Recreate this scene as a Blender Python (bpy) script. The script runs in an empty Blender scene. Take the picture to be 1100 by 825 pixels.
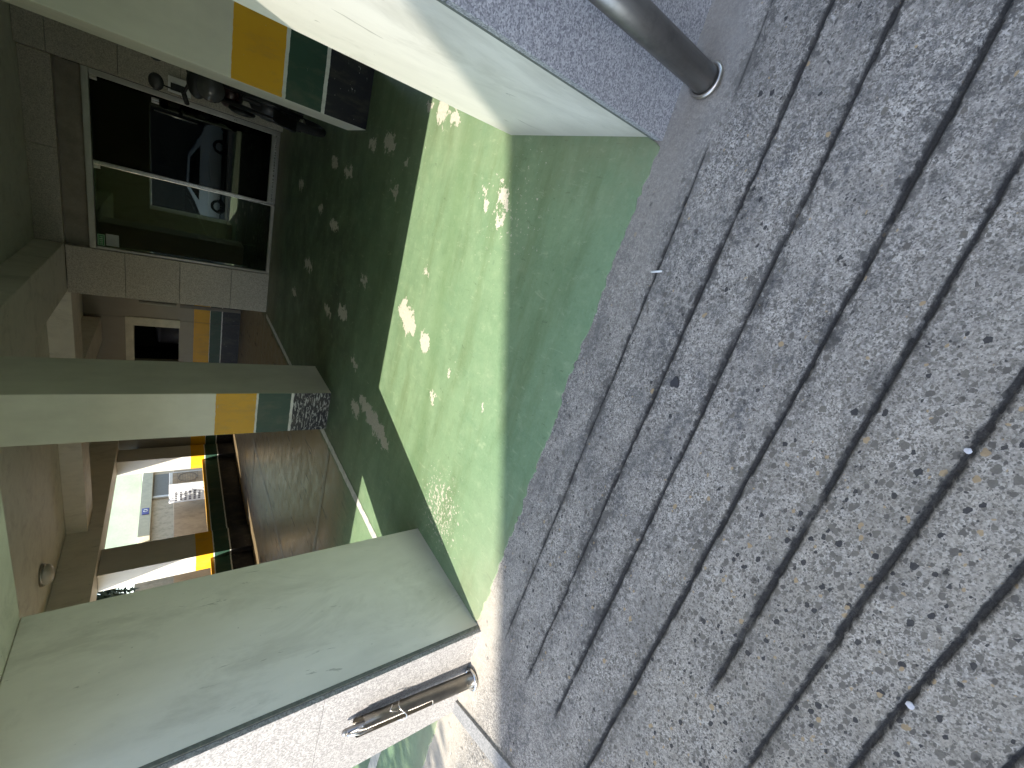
import bpy, bmesh, math, random
import numpy as np
from mathutils import Vector, Matrix
random.seed(7)
R = math.radians
sc = bpy.context.scene
C = sc.collection

# ------------------------------------------------------------------ camera
def n3(v): v = np.array(v, float); return v/np.linalg.norm(v)
F = 454.0
dn = n3((564, 5.5, F)); up = -dn
Yc = np.array([-365, -272.5, F]); Yc = n3(Yc-up*(Yc@up)); Xc = np.cross(Yc, up)
M3 = np.array([Xc, Yc, up])                       # world axes in camera coordinates
cam = bpy.data.cameras.new('camera')
co = bpy.data.objects.new('camera', cam); C.objects.link(co)
cx, cy, cz = M3[:, 0], -M3[:, 1], -M3[:, 2]
co.matrix_world = Matrix(((cx[0], cy[0], cz[0], 0), (cx[1], cy[1], cz[1], 0), (cx[2], cy[2], cz[2], 1.5), (0, 0, 0, 1)))
cam.sensor_fit = 'HORIZONTAL'; cam.sensor_width = 36; cam.lens = F/1100*36
cam.clip_start = .02; cam.clip_end = 400
sc.camera = co

# ------------------------------------------------------------------ light
SUN_V = n3((0.287, 0.957, -0.93))                 # the way the light travels
ELEV = math.asin(-SUN_V[2]); AZ = math.atan2(-SUN_V[0], -SUN_V[1])
w = bpy.data.worlds.new('World'); sc.world = w; w.use_nodes = True
nt = w.node_tree; sky = nt.nodes.new('ShaderNodeTexSky'); sky.sky_type = 'NISHITA'
sky.sun_disc = False; sky.sun_elevation = ELEV; sky.sun_rotation = AZ
sky.air_density = 1.0; sky.dust_density = 1.0; sky.ozone_density = 1.2
nt.links.new(sky.outputs[0], nt.nodes['Background'].inputs[0]); nt.nodes['Background'].inputs[1].default_value = .15
sl = bpy.data.lights.new('sun', 'SUN'); sl.energy = 2.25; sl.angle = R(.36); sl.color = (1, .94, .84)
so = bpy.data.objects.new('sun', sl); C.objects.link(so)
so.rotation_euler = Vector(SUN_V).to_track_quat('-Z', 'Y').to_euler()
vs = sc.view_settings; vs.view_transform = 'Standard'; vs.look = 'None'; vs.exposure = 2.1; vs.gamma = 1; vs.use_curve_mapping = False
sc.cycles.max_bounces = 14; sc.cycles.diffuse_bounces = 8; sc.cycles.glossy_bounces = 5; sc.cycles.transparent_max_bounces = 12

# ------------------------------------------------------------------ helpers
def tag(o, label=None, cat=None, group=None, kind=None):
    if label: o['label'] = label
    if cat: o['category'] = cat
    if group: o['group'] = group
    if kind: o['kind'] = kind
    return o
def empty(name, loc, label, cat, group=None, rz=0):
    o = bpy.data.objects.new(name, None); C.objects.link(o); o.location = loc; o.rotation_euler.z = rz
    o.empty_display_size = .1
    bpy.context.view_layer.update()
    return tag(o, label, cat, group)
def obj(name, bm, mat, parent=None, smooth=False, world=True):
    me = bpy.data.meshes.new(name)
    bmesh.ops.recalc_face_normals(bm, faces=bm.faces)
    bm.to_mesh(me); bm.free(); me.materials.append(mat)
    if smooth:
        for p in me.polygons: p.use_smooth = True
    o = bpy.data.objects.new(name, me); C.objects.link(o)
    if parent:
        o.parent = parent
        if world: o.matrix_parent_inverse = parent.matrix_basis.inverted()
    return o
def box(bm, x0, x1, y0, y1, z0, z1, bev=0, seg=2):
    r = bmesh.ops.create_cube(bm, size=1)
    vv = r['verts']
    for v in vv:
        v.co = Vector(((x0+x1)/2+v.co.x*(x1-x0), (y0+y1)/2+v.co.y*(y1-y0), (z0+z1)/2+v.co.z*(z1-z0)))
    if bev:
        es = list({e for v in vv for e in v.link_edges})
        bmesh.ops.bevel(bm, geom=es, offset=bev, segments=seg, affect='EDGES', profile=.5)
    return bm
def B(*a, **k): return box(bmesh.new(), *a, **k)
def tube(bm, pts, r, n=12, cap=True):
    pts = [Vector(p) for p in pts]; rings = []
    rs = r if isinstance(r, (list, tuple)) else [r]*len(pts)
    ref = None
    for i, p in enumerate(pts):
        d = (pts[min(i+1, len(pts)-1)]-pts[max(i-1, 0)]).normalized()
        if ref is None:
            ref = Vector((0, 0, 1)) if abs(d.z) < .9 else Vector((1, 0, 0))
        a = (ref-d*ref.dot(d)).normalized(); b = d.cross(a); ref = a
        rings.append([bm.verts.new(p+(a*math.cos(t)+b*math.sin(t))*rs[i]) for t in [2*math.pi*k/n for k in range(n)]])
    for i in range(len(rings)-1):
        for k in range(n):
            bm.faces.new((rings[i][k], rings[i][(k+1) % n], rings[i+1][(k+1) % n], rings[i+1][k]))
    if cap:
        bm.faces.new(rings[0][::-1]); bm.faces.new(rings[-1])
    return bm
def ball(bm, c, r, sx=1, sy=1, sz=1, u=16, v=10):
    m = Matrix.Translation(c) @ Matrix.Diagonal((r*sx, r*sy, r*sz, 1))
    bmesh.ops.create_uvsphere(bm, u_segments=u, v_segments=v, radius=1, matrix=m); return bm
def torus(bm, c, R_, r, axis='X', n=28, m=10):
    ring = []
    for i in range(n):
        a = 2*math.pi*i/n; row = []
        for j in range(m):
            b = 2*math.pi*j/m; rad = R_+r*math.cos(b); h = r*math.sin(b)
            p = {'X': (h, rad*math.cos(a), rad*math.sin(a)), 'Y': (rad*math.cos(a), h, rad*math.sin(a)), 'Z': (rad*math.cos(a), rad*math.sin(a), h)}[axis]
            row.append(bm.verts.new(Vector(c)+Vector(p)))
        ring.append(row)
    for i in range(n):
        for j in range(m):
            bm.faces.new((ring[i][j], ring[(i+1) % n][j], ring[(i+1) % n][(j+1) % m], ring[i][(j+1) % m]))
    return bm
def prism(bm, poly, axis, a0, a1):
    """poly: list of 2D points in the two remaining axes (kept in x,y,z order)"""
    def mk(p, a):
        return {'x': (a, p[0], p[1]), 'y': (p[0], a, p[1]), 'z': (p[0], p[1], a)}[axis]
    v0 = [bm.verts.new(mk(p, a0)) for p in poly]; v1 = [bm.verts.new(mk(p, a1)) for p in poly]
    n = len(poly)
    bm.faces.new(v0[::-1]); bm.faces.new(v1)
    for i in range(n): bm.faces.new((v0[i], v0[(i+1) % n], v1[(i+1) % n], v1[i]))
    return bm

# ------------------------------------------------------------------ material helpers
class NT:
    def __init__(s, name):
        s.m = bpy.data.materials.new(name); s.m.use_nodes = True; s.t = s.m.node_tree
        s.b = s.t.nodes['Principled BSDF']; s.co = s.t.nodes.new('ShaderNodeTexCoord').outputs['Object']
        g = s.t.nodes.new('ShaderNodeNewGeometry'); s.pos = g.outputs['Position']; s.nor = g.outputs['Normal']
    def link(s, a, b): s.t.links.new(a, b)
    def put(s, sock, v):
        if hasattr(v, 'is_output') or isinstance(v, bpy.types.NodeSocket): s.link(v, sock)
        else:
            try: sock.default_value = v
            except Exception: sock.default_value = (*v, 1) if len(v) == 3 else v
    def noise(s, scale, detail=4, rough=.55, co=None, dist=0, col=False):
        n = s.t.nodes.new('ShaderNodeTexNoise'); n.inputs['Scale'].default_value = scale; n.inputs['Detail'].default_value = detail
        n.inputs['Roughness'].default_value = rough; n.inputs['Distortion'].default_value = dist
        s.link(co or s.pos, n.inputs['Vector']); return n.outputs['Color' if col else 'Fac']
    def vor(s, scale, co=None, out='Distance', feature='F1', rnd=1):
        n = s.t.nodes.new('ShaderNodeTexVoronoi'); n.feature = feature; n.inputs['Scale'].default_value = scale
        n.inputs['Randomness'].default_value = rnd
        s.link(co or s.pos, n.inputs['Vector']); return n.outputs[out]
    def map(s, v, a, b, c=0, d=1, smooth=False):
        n = s.t.nodes.new('ShaderNodeMapRange'); n.clamp = True
        if smooth: n.interpolation_type = 'SMOOTHSTEP'
        s.put(n.inputs[0], v)
        for i, q in enumerate((a, b, c, d)): s.put(n.inputs[i+1], q)
        return n.outputs[0]
    def math(s, op, a, b=0.0, c=0.0):
        n = s.t.nodes.new('ShaderNodeMath'); n.operation = op
        s.put(n.inputs[0], a); s.put(n.inputs[1], b); s.put(n.inputs[2], c); return n.outputs[0]
    def vmath(s, op, a, b=(0, 0, 0), out=0):
        n = s.t.nodes.new('ShaderNodeVectorMath'); n.operation = op
        s.put(n.inputs[0], a); s.put(n.inputs[1], b); return n.outputs[out]
    def mix(s, f, a, b, mode='MIX'):
        n = s.t.nodes.new('ShaderNodeMix'); n.data_type = 'RGBA'; n.blend_type = mode
        s.put(n.inputs[0], f); s.put(n.inputs[6], a if not isinstance(a, tuple) else (*a, 1)); s.put(n.inputs[7], b if not isinstance(b, tuple) else (*b, 1))
        return n.outputs[2]
    def sep(s, v):
        n = s.t.nodes.new('ShaderNodeSeparateXYZ'); s.link(v, n.inputs[0]); return n.outputs
    def comb(s, x, y, z):
        n = s.t.nodes.new('ShaderNodeCombineXYZ')
        for i, q in enumerate((x, y, z)): s.put(n.inputs[i], q)
        return n.outputs[0]
    def scale(s, v, k): return s.vmath('MULTIPLY', v, k)
    def bump(s, h, strength=.3, dist=.01, nrm=None):
        n = s.t.nodes.new('ShaderNodeBump'); n.inputs['Strength'].default_value = strength; n.inputs['Distance'].default_value = dist
        s.put(n.inputs['Height'], h)
        if nrm: s.link(nrm, n.inputs['Normal'])
        return n.outputs[0]
    def out(s, color, rough=.6, spec=.4, metal=0, nrm=None):
        s.put(s.b.inputs['Base Color'], (*color, 1) if isinstance(color, tuple) else color)
        s.put(s.b.inputs['Roughness'], rough); s.b.inputs['Specular IOR Level'].default_value = spec
        s.put(s.b.inputs['Metallic'], metal)
        if nrm: s.link(nrm, s.b.inputs['Normal'])
        return s.m
def simple(name, col, rough=.6, metal=0, var=.12, scale=6, spec=.4):
    t = NT(name); n = t.noise(scale, 5); n2 = t.noise(scale*9, 3)
    f = t.map(t.math('ADD', n, t.math('MULTIPLY', n2, .4)), .5, .95)
    c = t.mix(f, tuple(c*(1-var) for c in col), tuple(min(1, c*(1+var)) for c in col))
    return t.out(c, t.map(n, .3, .7, max(.02, rough-.08), min(1, rough+.08)), spec, metal, t.bump(n2, .08, .003))

# painted render of pillars and beams: cream paint with grime, scuffs and fine trowel marks
def wall_paint(name, col, dirt=(.30, .28, .21), amt=.3, sc_=1.0):
    t = NT(name)
    a = t.noise(1.3*sc_, 6, .6); b = t.noise(7*sc_, 5, .6, t.scale(t.pos, (1, 1, .35))); f = t.noise(90, 3)
    grime = t.math('MULTIPLY', t.map(a, .42, .78), t.map(b, .35, .75))
    foot = t.math('MULTIPLY', t.map(t.math('ADD', t.sep(t.pos)[2], t.math('MULTIPLY', b, .22)), .12, .32, 1, 0), .45)
    c = t.mix(t.map(b, .3, .7), col, tuple(x*.93 for x in col))
    c = t.mix(t.math('MULTIPLY', grime, amt), c, dirt)
    c = t.mix(foot, c, tuple(x*.75 for x in dirt))
    st = t.noise(16, 4, .7, t.scale(t.pos, (1, 1, .25)), .8)
    c = t.mix(t.map(st, .66, .70, 0, .5), c, tuple(x*.8 for x in dirt))
    rub = t.noise(2.6, 6, .7, t.scale(t.pos, (1, 1, .5)), .5)
    c = t.mix(t.map(rub, .52, .66, 0, .3), c, tuple(x*1.1 for x in dirt))
    ck = t.noise(45, 3, .6); c = t.mix(t.map(ck, .735, .75, 0, .4), c, tuple(x*.6 for x in dirt))
    h = t.math('ADD', t.math('MULTIPLY', b, .8), t.math('MULTIPLY', f, .2))
    return t.out(c, .55, .35, 0, t.bump(h, .25, .006))
CREAM = (.83, .80, .70)
m_paint = wall_paint('cream_paint', CREAM, amt=.42)
m_ceil = wall_paint('ceiling_paint', (.78, .78, .65), amt=.4)
m_beam = wall_paint('beam_paint', (.82, .78, .66), amt=.3)

# striped warning bands: black, dark green and amber with white lines between, on faces looking at -Y (and +X for the far wall)
def striped(name, zs, axis_y=True, worn=True, base=CREAM, allfaces=False):
    t = NT(name)
    z = t.sep(t.pos)[2]
    wob = t.math('MULTIPLY', t.math('SUBTRACT', t.noise(14, 4, .6), .5), .016)
    z = t.math('ADD', z, wob)
    b = t.noise(7, 5, .6, t.scale(t.pos, (1, 1, .35))); f = t.noise(90, 3)
    c = t.mix(t.map(b, .3, .75), base, tuple(x*.9 for x in base))
    grime = t.noise(1.4, 6, .6); c = t.mix(t.math('MULTIPLY', t.map(grime, .45, .8), .3), c, (.3, .28, .21))
    n_ = t.noise(3, 5)
    o0, o1, g0, g1, k1 = zs
    def band(lo, hi): return t.math('MULTIPLY', t.math('GREATER_THAN', z, lo), t.math('LESS_THAN', z, hi))
    black = (.012, .012, .017); green = (.022, .062, .038); amber = (.70, .36, .006); white = (.72, .72, .66)
    s = c
    s = t.mix(band(-1, k1), s, t.mix(t.map(n_, .3, .7), black, (.02, .02, .026)))
    s = t.mix(band(k1, g0), s, white)
    s = t.mix(band(g0, g1), s, t.mix(t.map(n_, .3, .7), green, (.028, .075, .05)))
    s = t.mix(band(g1, o0), s, white)
    s = t.mix(band(o0, o1), s, t.mix(t.map(n_, .3, .7), amber, (.76, .41, .01)))
    s = t.mix(t.math('MULTIPLY', t.map(t.noise(5, 6, .7, t.scale(t.pos, (1, 1, .4))), .5, .72, 0, .35), t.math('LESS_THAN', z, o1)), s, (.20, .17, .11))
    # scratches: short pale chips, thickest in the black band
    sn = t.noise(30, 4, .65, t.scale(t.pos, (.5, .5, 1.8)), .6)
    low = t.map(z, k1+.01, k1, 0, 1)
    thr = t.math('SUBTRACT', .70 if worn else .73, t.math('MULTIPLY', low, .155 if worn else .04))
    chip = t.math('GREATER_THAN', sn, thr)
    chip = t.math('MULTIPLY', chip, t.math('LESS_THAN', z, o1))
    s = t.mix(t.math('MULTIPLY', chip, .8), s, (.5, .5, .46))
    nx, ny, nz = t.sep(t.nor)
    if allfaces: mask = 1.0
    elif axis_y: mask = t.math('LESS_THAN', ny, -.6)
    else: mask = t.math('ADD', t.math('GREATER_THAN', nx, .6), t.math('LESS_THAN', ny, -.6))
    s = t.mix(mask, c, s)
    return t.out(s, .42, .45, 0, t.bump(t.math('ADD', b, t.math('MULTIPLY', f, .2)), .2, .005))
m_stripe = striped('striped_column_paint', (.775, 1.14, .43, .755, .402))
m_stripe_fresh = striped('striped_column_paint_clean', (.757, 1.137, .428, .728, .397), worn=False)
m_stripe_wall = striped('striped_wall_paint', (.745, 1.06, .44, .725, .415), axis_y=False, worn=False, base=(.62, .60, .52))
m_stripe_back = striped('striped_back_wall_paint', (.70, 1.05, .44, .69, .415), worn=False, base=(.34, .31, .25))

# granite
def granite(name, light, dark, scale=260, gloss=.45, dirt=.25):
    t = NT(name)
    v = t.vor(scale, out='Color'); r = t.sep(v)[0]
    n = t.noise(scale*1.1, 2, .6)
    f = t.map(t.math('ADD', t.math('MULTIPLY', r, .55), t.math('MULTIPLY', n, .55)), .3, .85)
    c = t.mix(f, dark, light)
    g = t.noise(2.2, 6, .6); g2 = t.noise(11, 5, .65)
    c = t.mix(t.math('MULTIPLY', t.map(g, .45, .75), dirt), c, tuple(x*.55 for x in light))
    c = t.mix(t.math('MULTIPLY', t.map(g2, .6, .8), dirt*.8), c, (.2, .18, .15))
    return t.out(c, t.map(g2, .3, .7, gloss-.06, gloss+.1), .5, 0, t.bump(n, .18, .0015))
m_gran = granite('grey_granite', (.53, .53, .54), (.18, .18, .20), 220, .5, .2)
m_gran_w = granite('pale_granite', (.43, .415, .395), (.20, .19, .185), 150, .5, .2)
m_gran_dk = granite('brown_grey_granite', (.56, .51, .42), (.30, .275, .225), 110, .32, .35)
m_grout = simple('grey_green_mortar', (.15, .16, .135), .85, 0, .3, 40)

# floor paint
flakes = [  # x, y, rx, ry, rotation
 (-0.88, 3.17, 0.100, 0.221, 0.3), (-0.80, 3.26, 0.070, 0.085, 0.2), (-0.94, 2.80, 0.085, 0.102, 0.0), (0.66, 3.25, 0.100, 0.111, 0.2), (0.70, 3.50, 0.040, 0.085, 0.1),
 (0.60, 3.05, 0.050, 0.076, 0.4), (-1.99, 3.45, 0.100, 0.510, 0.1), (-2.12, 3.95, 0.081, 0.165, 0.0), (0.15, 2.24, 0.050, 0.085, 0.3), (0.19, 2.45, 0.035, 0.060, 0.0),
 (0.10, 2.40, 0.050, 0.051, 0.2), (0.05, 2.20, 0.030, 0.043, 0.0), (0.25, 2.30, 0.030, 0.043, 0.0), (-1.05, 1.89, 0.025, 0.034, 0.0), (0.05, 3.90, 0.041, 0.110, 0.1),
 (0.42, 4.20, 0.081, 0.165, 0.1), (0.40, 4.65, 0.054, 0.121, 0.1), (0.10, 5.30, 0.068, 0.193, 0.1), (0.18, 5.90, 0.054, 0.165, 0.1), (-0.50, 5.60, 0.068, 0.220, 0.0),
 (-0.40, 6.30, 0.054, 0.165, 0.0), (-1.35, 4.80, 0.081, 0.220, 0.0), (-1.50, 5.40, 0.054, 0.220, 0.1), (-1.20, 6.60, 0.081, 0.275, 0.0), (-1.70, 4.20, 0.041, 0.138, 0.0),
 (-0.85, 4.30, 0.054, 0.121, 0.0), (0.28, 3.75, 0.041, 0.066, 0.0), (-0.20, 7.60, 0.081, 0.220, 0.0), (-1.80, 7.30, 0.068, 0.193, 0.0), (-0.45, 3.00, 0.025, 0.051, 0.0),
 (-1.25, 2.50, 0.030, 0.043, 0.0), (-1.00, 2.35, 0.025, 0.025, 0.0)]
def floor_material():
    t = NT('worn_green_floor_paint')
    p = t.pos; X, Y, Z = t.sep(p)
    a = t.noise(.9, 6, .6); b = t.noise(5, 6, .65); f = t.noise(60, 4, .6); ff = t.noise(240, 2)
    g1, g2 = (.140, .228, .122), (.212, .302, .168)
    c = t.mix(t.map(t.math('ADD', t.math('MULTIPLY', a, .6), t.math('MULTIPLY', b, .4)), .36, .66), g1, g2)
    c = t.mix(t.map(f, .35, .75, 0, .35), c, (.235, .335, .205))
    mot = t.noise(2.6, 7, .72); c = t.mix(t.map(mot, .50, .70, 0, .5), c, (.115, .185, .10))
    mo2 = t.noise(13, 6, .7); c = t.mix(t.map(mo2, .54, .70, 0, .45), c, (.28, .36, .22))
    c = t.mix(t.map(mo2, .30, .42, .4, 0), c, (.10, .165, .095))
    # brush streaks and scuffs
    st = t.noise(14, 5, .7, t.scale(p, (1.0, .12, 1)))
    c = t.mix(t.map(st, .55, .8, 0, .3), c, (.10, .19, .11))
    st2 = t.noise(3.2, 5, .7, t.scale(p, (.25, 1.3, 1)))
    c = t.mix(t.map(st2, .48, .68, 0, .6), c, (.115, .165, .075))
    inner_shade = t.math('MULTIPLY', t.map(Y, 3.2, 5.0), t.map(t.noise(2.2, 6, .7), .32, .60, .3, .85))  # shade painted into the floor colour, darker deep in the garage
    c = t.mix(inner_shade, c, (.058, .072, .047))
    scr = t.noise(22, 5, .75, t.scale(p, (1, .35, 1)), .6)
    c = t.mix(t.map(scr, .60, .66, 0, .35), c, (.36, .42, .27))
    c = t.mix(t.map(scr, .32, .38, .45, 0), c, (.07, .10, .055))
    pale = t.noise(1.9, 7, .7)
    c = t.mix(t.map(pale, .55, .75, 0, .30), c, (.32, .39, .25))
    # beige dust swept up near the open edge
    ed = t.map(t.math('ADD', Y, t.math('MULTIPLY', b, .5)), 1.45, 2.05, 1, 0)
    lf = t.map(X, -2.4, -1.2, 1, 0)
    c = t.mix(t.math('MULTIPLY', t.math('MULTIPLY', ed, lf), t.map(a, .3, .7, .3, .9)), c, (.40, .37, .25))
    rf = t.map(X, .1, .5, 0, 1)
    c = t.mix(t.math('MULTIPLY', t.math('MULTIPLY', t.map(Y, 1.3, 2.2, 1, .3), rf), t.map(b, .3, .7, .15, .6)), c, (.24, .22, .13))
    # left bays: reflected beige light painted into the green floor as grey-brown
    bay = t.math('MULTIPLY', t.map(t.math('ADD', X, t.math('MULTIPLY', t.math('SUBTRACT', b, .5), .2)), -3.06, -2.98, 1, 0), t.map(t.math('ADD', Y, t.math('MULTIPLY', t.math('SUBTRACT', b, .5), .6)), 3.6, 4.3))
    deep = t.map(Y, 8.3, 9.3)
    bay = t.math('MAXIMUM', bay, t.math('MULTIPLY', deep, .35))
    refl_brown = t.mix(t.map(b, .3, .7), (.185, .135, .070), (.29, .22, .125))
    refl_brown = t.mix(t.map(t.noise(7, 5, .7, t.scale(p, (1.5, .28, 1))), .5, .75, 0, .6), refl_brown, (.23, .195, .14))
    c = t.mix(bay, c, refl_brown)
    skid = t.noise(5, 4, .6, t.scale(p, (2.0, .35, 1)), .3)
    c = t.mix(t.math('MULTIPLY', bay, t.map(skid, .61, .64, 0, .85)), c, (.02, .018, .014))
    # faint tyre track crossing the lit patch
    tr = t.math('ABSOLUTE', t.math('SUBTRACT', t.math('ADD', Y, t.math('MULTIPLY', t.math('SUBTRACT', a, .5), .25)), t.math('ADD', 2.75, t.math('MULTIPLY', X, .12))))
    c = t.mix(t.map(tr, .04, .14, .28, 0), c, (.10, .17, .07))
    # paint flakes
    pw = t.vmath('ADD', p, t.scale(t.vmath('SUBTRACT', t.noise(11, 4, .65, col=True), (.5, .5, .5)), (.30, .22, 0)))
    pw = t.vmath('ADD', pw, t.scale(t.vmath('SUBTRACT', t.noise(55, 2, .6, col=True), (.5, .5, .5)), (.09, .09, 0)))
    px, py, _ = t.sep(pw)
    d = None
    for (x, y, rx, ry, ro) in flakes:
        dx = t.math('SUBTRACT', px, x); dy = t.math('SUBTRACT', py, y); k, s_ = math.cos(ro), math.sin(ro)
        ex = t.math('DIVIDE', t.math('SUBTRACT', t.math('MULTIPLY', dx, k), t.math('MULTIPLY', dy, s_)), rx)
        ey = t.math('DIVIDE', t.math('ADD', t.math('MULTIPLY', dx, s_), t.math('MULTIPLY', dy, k)), ry)
        q = t.math('ADD', t.math('MULTIPLY', ex, ex), t.math('MULTIPLY', ey, ey))
        d = q if d is None else t.math('MINIMUM', d, q)
    fl = t.math('LESS_THAN', d, .75)
    sm = t.noise(26, 4, .6, t.scale(p, (1, .6, 1)), .4); cl = t.noise(1.7, 3)
    thr = t.map(cl, .45, .65, .80, .70)
    fl2 = t.math('GREATER_THAN', sm, thr)
    sp = t.noise(34, 4, .75); reg = t.map(t.vmath('LENGTH', t.vmath('SUBTRACT', p, (-1.93, 2.05, 0)), out=1), .12, .36, 1, 0)
    fl3 = t.math('GREATER_THAN', t.math('ADD', sp, t.math('MULTIPLY', reg, .12)), .66)
    fl3 = t.math('MULTIPLY', fl3, t.math('GREATER_THAN', reg, .01))
    reg2 = t.map(t.vmath('LENGTH', t.vmath('SUBTRACT', p, (.10, 2.1, 0)), out=1), .1, .5, 1, 0)
    fl4 = t.math('MULTIPLY', t.math('GREATER_THAN', t.math('ADD', sp, t.math('MULTIPLY', reg2, .08)), .70), t.math('GREATER_THAN', reg2, .01))
    fl = t.math('MAXIMUM', t.math('MAXIMUM', fl, fl2), t.math('MAXIMUM', fl3, fl4))
    fl = t.math('MULTIPLY', fl, t.map(bay, .2, .6, 1, 0))
    c = t.mix(fl, c, t.mix(t.map(f, .3, .7), (.42, .40, .32), (.60, .56, .46)))
    # dark specks
    c = t.mix(t.math('MULTIPLY', t.math('GREATER_THAN', t.noise(38, 3, .6), .76), .7), c, (.05, .07, .05))
    h = t.math('SUBTRACT', t.math('ADD', t.math('MULTIPLY', b, .5), t.math('MULTIPLY', f, .35)), t.math('MULTIPLY', fl, .5))
    rough = t.mix(bay, (.52, .52, .52), t.mix(t.map(b, .35, .7), (.28, .28, .28), (.5, .5, .5)))
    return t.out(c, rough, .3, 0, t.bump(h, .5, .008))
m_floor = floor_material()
m_line = simple('worn_white_line_paint', (.58, .58, .52), .6, 0, .28, 14)
m_line_dim = simple('faded_grey_line_paint', (.34, .31, .24), .5, 0, .3, 14)

def apron_material():
    t = NT('rough_grooved_concrete'); p = t.pos; X, Y, Z = t.sep(p)
    at = t.t.nodes.new('ShaderNodeAttribute'); at.attribute_name = 'dirt'; at.attribute_type = 'GEOMETRY'; D = at.outputs['Fac']
    a = t.noise(1.6, 6, .6); b = t.noise(9, 6, .65); f = t.noise(60, 5, .75); ff = t.noise(210, 4, .85); sand = t.sep(t.vor(230, out='Color'))[0]
    c = t.mix(t.map(a, .35, .68), (.315, .290, .250), (.415, .385, .335))
    gr = t.math('ADD', t.math('MULTIPLY', ff, .65), t.math('MULTIPLY', sand, .35))
    pt = t.map(t.noise(3.2, 5, .7), .38, .62, .35, 1)
    c = t.mix(t.math('MULTIPLY', t.map(gr, .52, .68, 0, .85), pt), c, (.60, .56, .50))
    c = t.mix(t.math('MULTIPLY', t.map(gr, .36, .49, .82, 0), pt), c, (.055, .051, .045))
    bl = t.noise(2.4, 6, .68, t.scale(p, (.8, 1.4, 1)), .4)
    c = t.mix(t.map(bl, .50, .66, 0, .5), c, (.15, .142, .128))
    c = t.mix(t.map(f, .38, .56, .55, 0), c, (.095, .088, .076))
    # dark pitted flecks of many sizes
    fk = t.noise(95, 3, .7, t.scale(p, (1, 1.5, 1)), .5)
    c = t.mix(t.map(fk, .61, .64, 0, .85), c, (.055, .054, .053))
    # grey-black weather stains in ragged patches, drawn out along the grooves
    al = t.noise(5, 6, .72, t.scale(p, (.42, 1.5, 1)), .3)
    lo = t.map(Y, -.1, .5, .35, 1)
    c = t.mix(t.math('MULTIPLY', t.math('MULTIPLY', t.map(al, .49, .60), t.map(f, .38, .6, .9, .15)), lo), c, (.085, .084, .083))
    c = t.mix(t.math('MULTIPLY', t.math('MULTIPLY', t.map(b, .52, .62), t.map(ff, .38, .6, .75, .1)), lo), c, (.095, .094, .093))
    as_ = t.t.nodes.new('ShaderNodeAttribute'); as_.attribute_name = 'side'; as_.attribute_type = 'GEOMETRY'
    sd = t.math('ADD', t.noise(34, 5, .75, t.scale(p, (.7, 1, 1)), .4), t.math('MULTIPLY', t.math('SUBTRACT', as_.outputs['Fac'], .5), .26))
    sd = t.math('ADD', sd, t.math('MULTIPLY', t.math('SUBTRACT', t.noise(2.1, 4, .6), .5), .5))
    c = t.mix(t.math('MULTIPLY', t.map(sd, .56, .63, 0, .78), t.map(Y, -.05, .45, .35, 1)), c, (.075, .071, .064))
    # coarser, warmer worn concrete towards the street
    wy = t.math('ADD', t.math('ADD', t.map(Y, .62, -.25), t.map(X, .6, -1.0, -.25, .2)), t.math('MULTIPLY', t.math('SUBTRACT', a, .5), .9))
    coarse = t.map(wy, .12, .72)
    c = t.mix(t.math('MULTIPLY', coarse, t.map(b, .3, .7, .1, .45)), c, (.42, .37, .28))
    c = t.mix(t.math('MULTIPLY', coarse, t.map(gr, .36, .46, .5, 0)), c, (.13, .12, .10))
    # aggregate stones
    wp = t.vmath('ADD', p, t.scale(t.vmath('SUBTRACT', t.noise(70, 3, col=True), (.5, .5, .5)), (.014, .014, 0)))
    def stones(scale, rmin, rmax, keep, aspect=(1, 1, 1)):
        q = t.scale(wp, aspect)
        d = t.vor(scale, q); cc = t.sep(t.vor(scale, q, out='Color'))
        rad = t.map(cc[0], 0, 1, rmin, rmax)
        m = t.math('MULTIPLY', t.math('LESS_THAN', d, rad), t.math('LESS_THAN', cc[1], keep))
        return m, cc[2]
    kc = t.map(coarse, 0, 1, .08, .62)
    m1, r1 = stones(36, .18, .46, kc, (1, 1.5, 1))
    kc2 = t.map(coarse, 0, 1, .14, .52)
    m2, r2 = stones(66, .20, .46, kc2, (1, 1.4, 1))
    m3, r3 = stones(125, .25, .5, .26, (1, 1.2, 1))
    def scol(r): return t.mix(t.math('GREATER_THAN', r, .955), t.mix(t.map(r, .1, .9), (.035, .034, .034), (.15, .135, .11)), (.34, .25, .14))
    c = t.mix(t.math('MULTIPLY', m3, .7), c, scol(r3)); c = t.mix(t.math('MULTIPLY', m2, .85), c, scol(r2)); c = t.mix(t.math('MULTIPLY', m1, .92), c, scol(r1))
    # smoother trowelled strip along the wall
    sm = t.map(t.math('ADD', Y, t.math('MULTIPLY', t.math('SUBTRACT', b, .5), .12)), .98, 1.12)
    sm = t.math('MULTIPLY', sm, t.map(X, -.4, .4, .15, 1))
    c = t.mix(t.math('MULTIPLY', sm, .75), c, t.mix(t.map(b, .3, .7), (.235, .215, .185), (.30, .275, .235)))
    # beige dust and sand by the left pillar
    bd = t.math('MULTIPLY', t.map(t.math('ADD', Y, t.math('MULTIPLY', b, .3)), 1.22, 1.42), t.map(X, -1.7, -2.1))
    c = t.mix(t.math('MULTIPLY', bd, .75), c, (.46, .41, .33))
    c = t.mix(t.math('MULTIPLY', D, t.map(f, .25, .75, 1.0, .85)), c, t.mix(t.map(ff, .3, .7), (.010, .0095, .009), (.04, .037, .033)))
    h = t.math('ADD', t.math('ADD', t.math('MULTIPLY', f, .8), t.math('MULTIPLY', ff, .5)), t.math('MULTIPLY', m1, .25))
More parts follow.
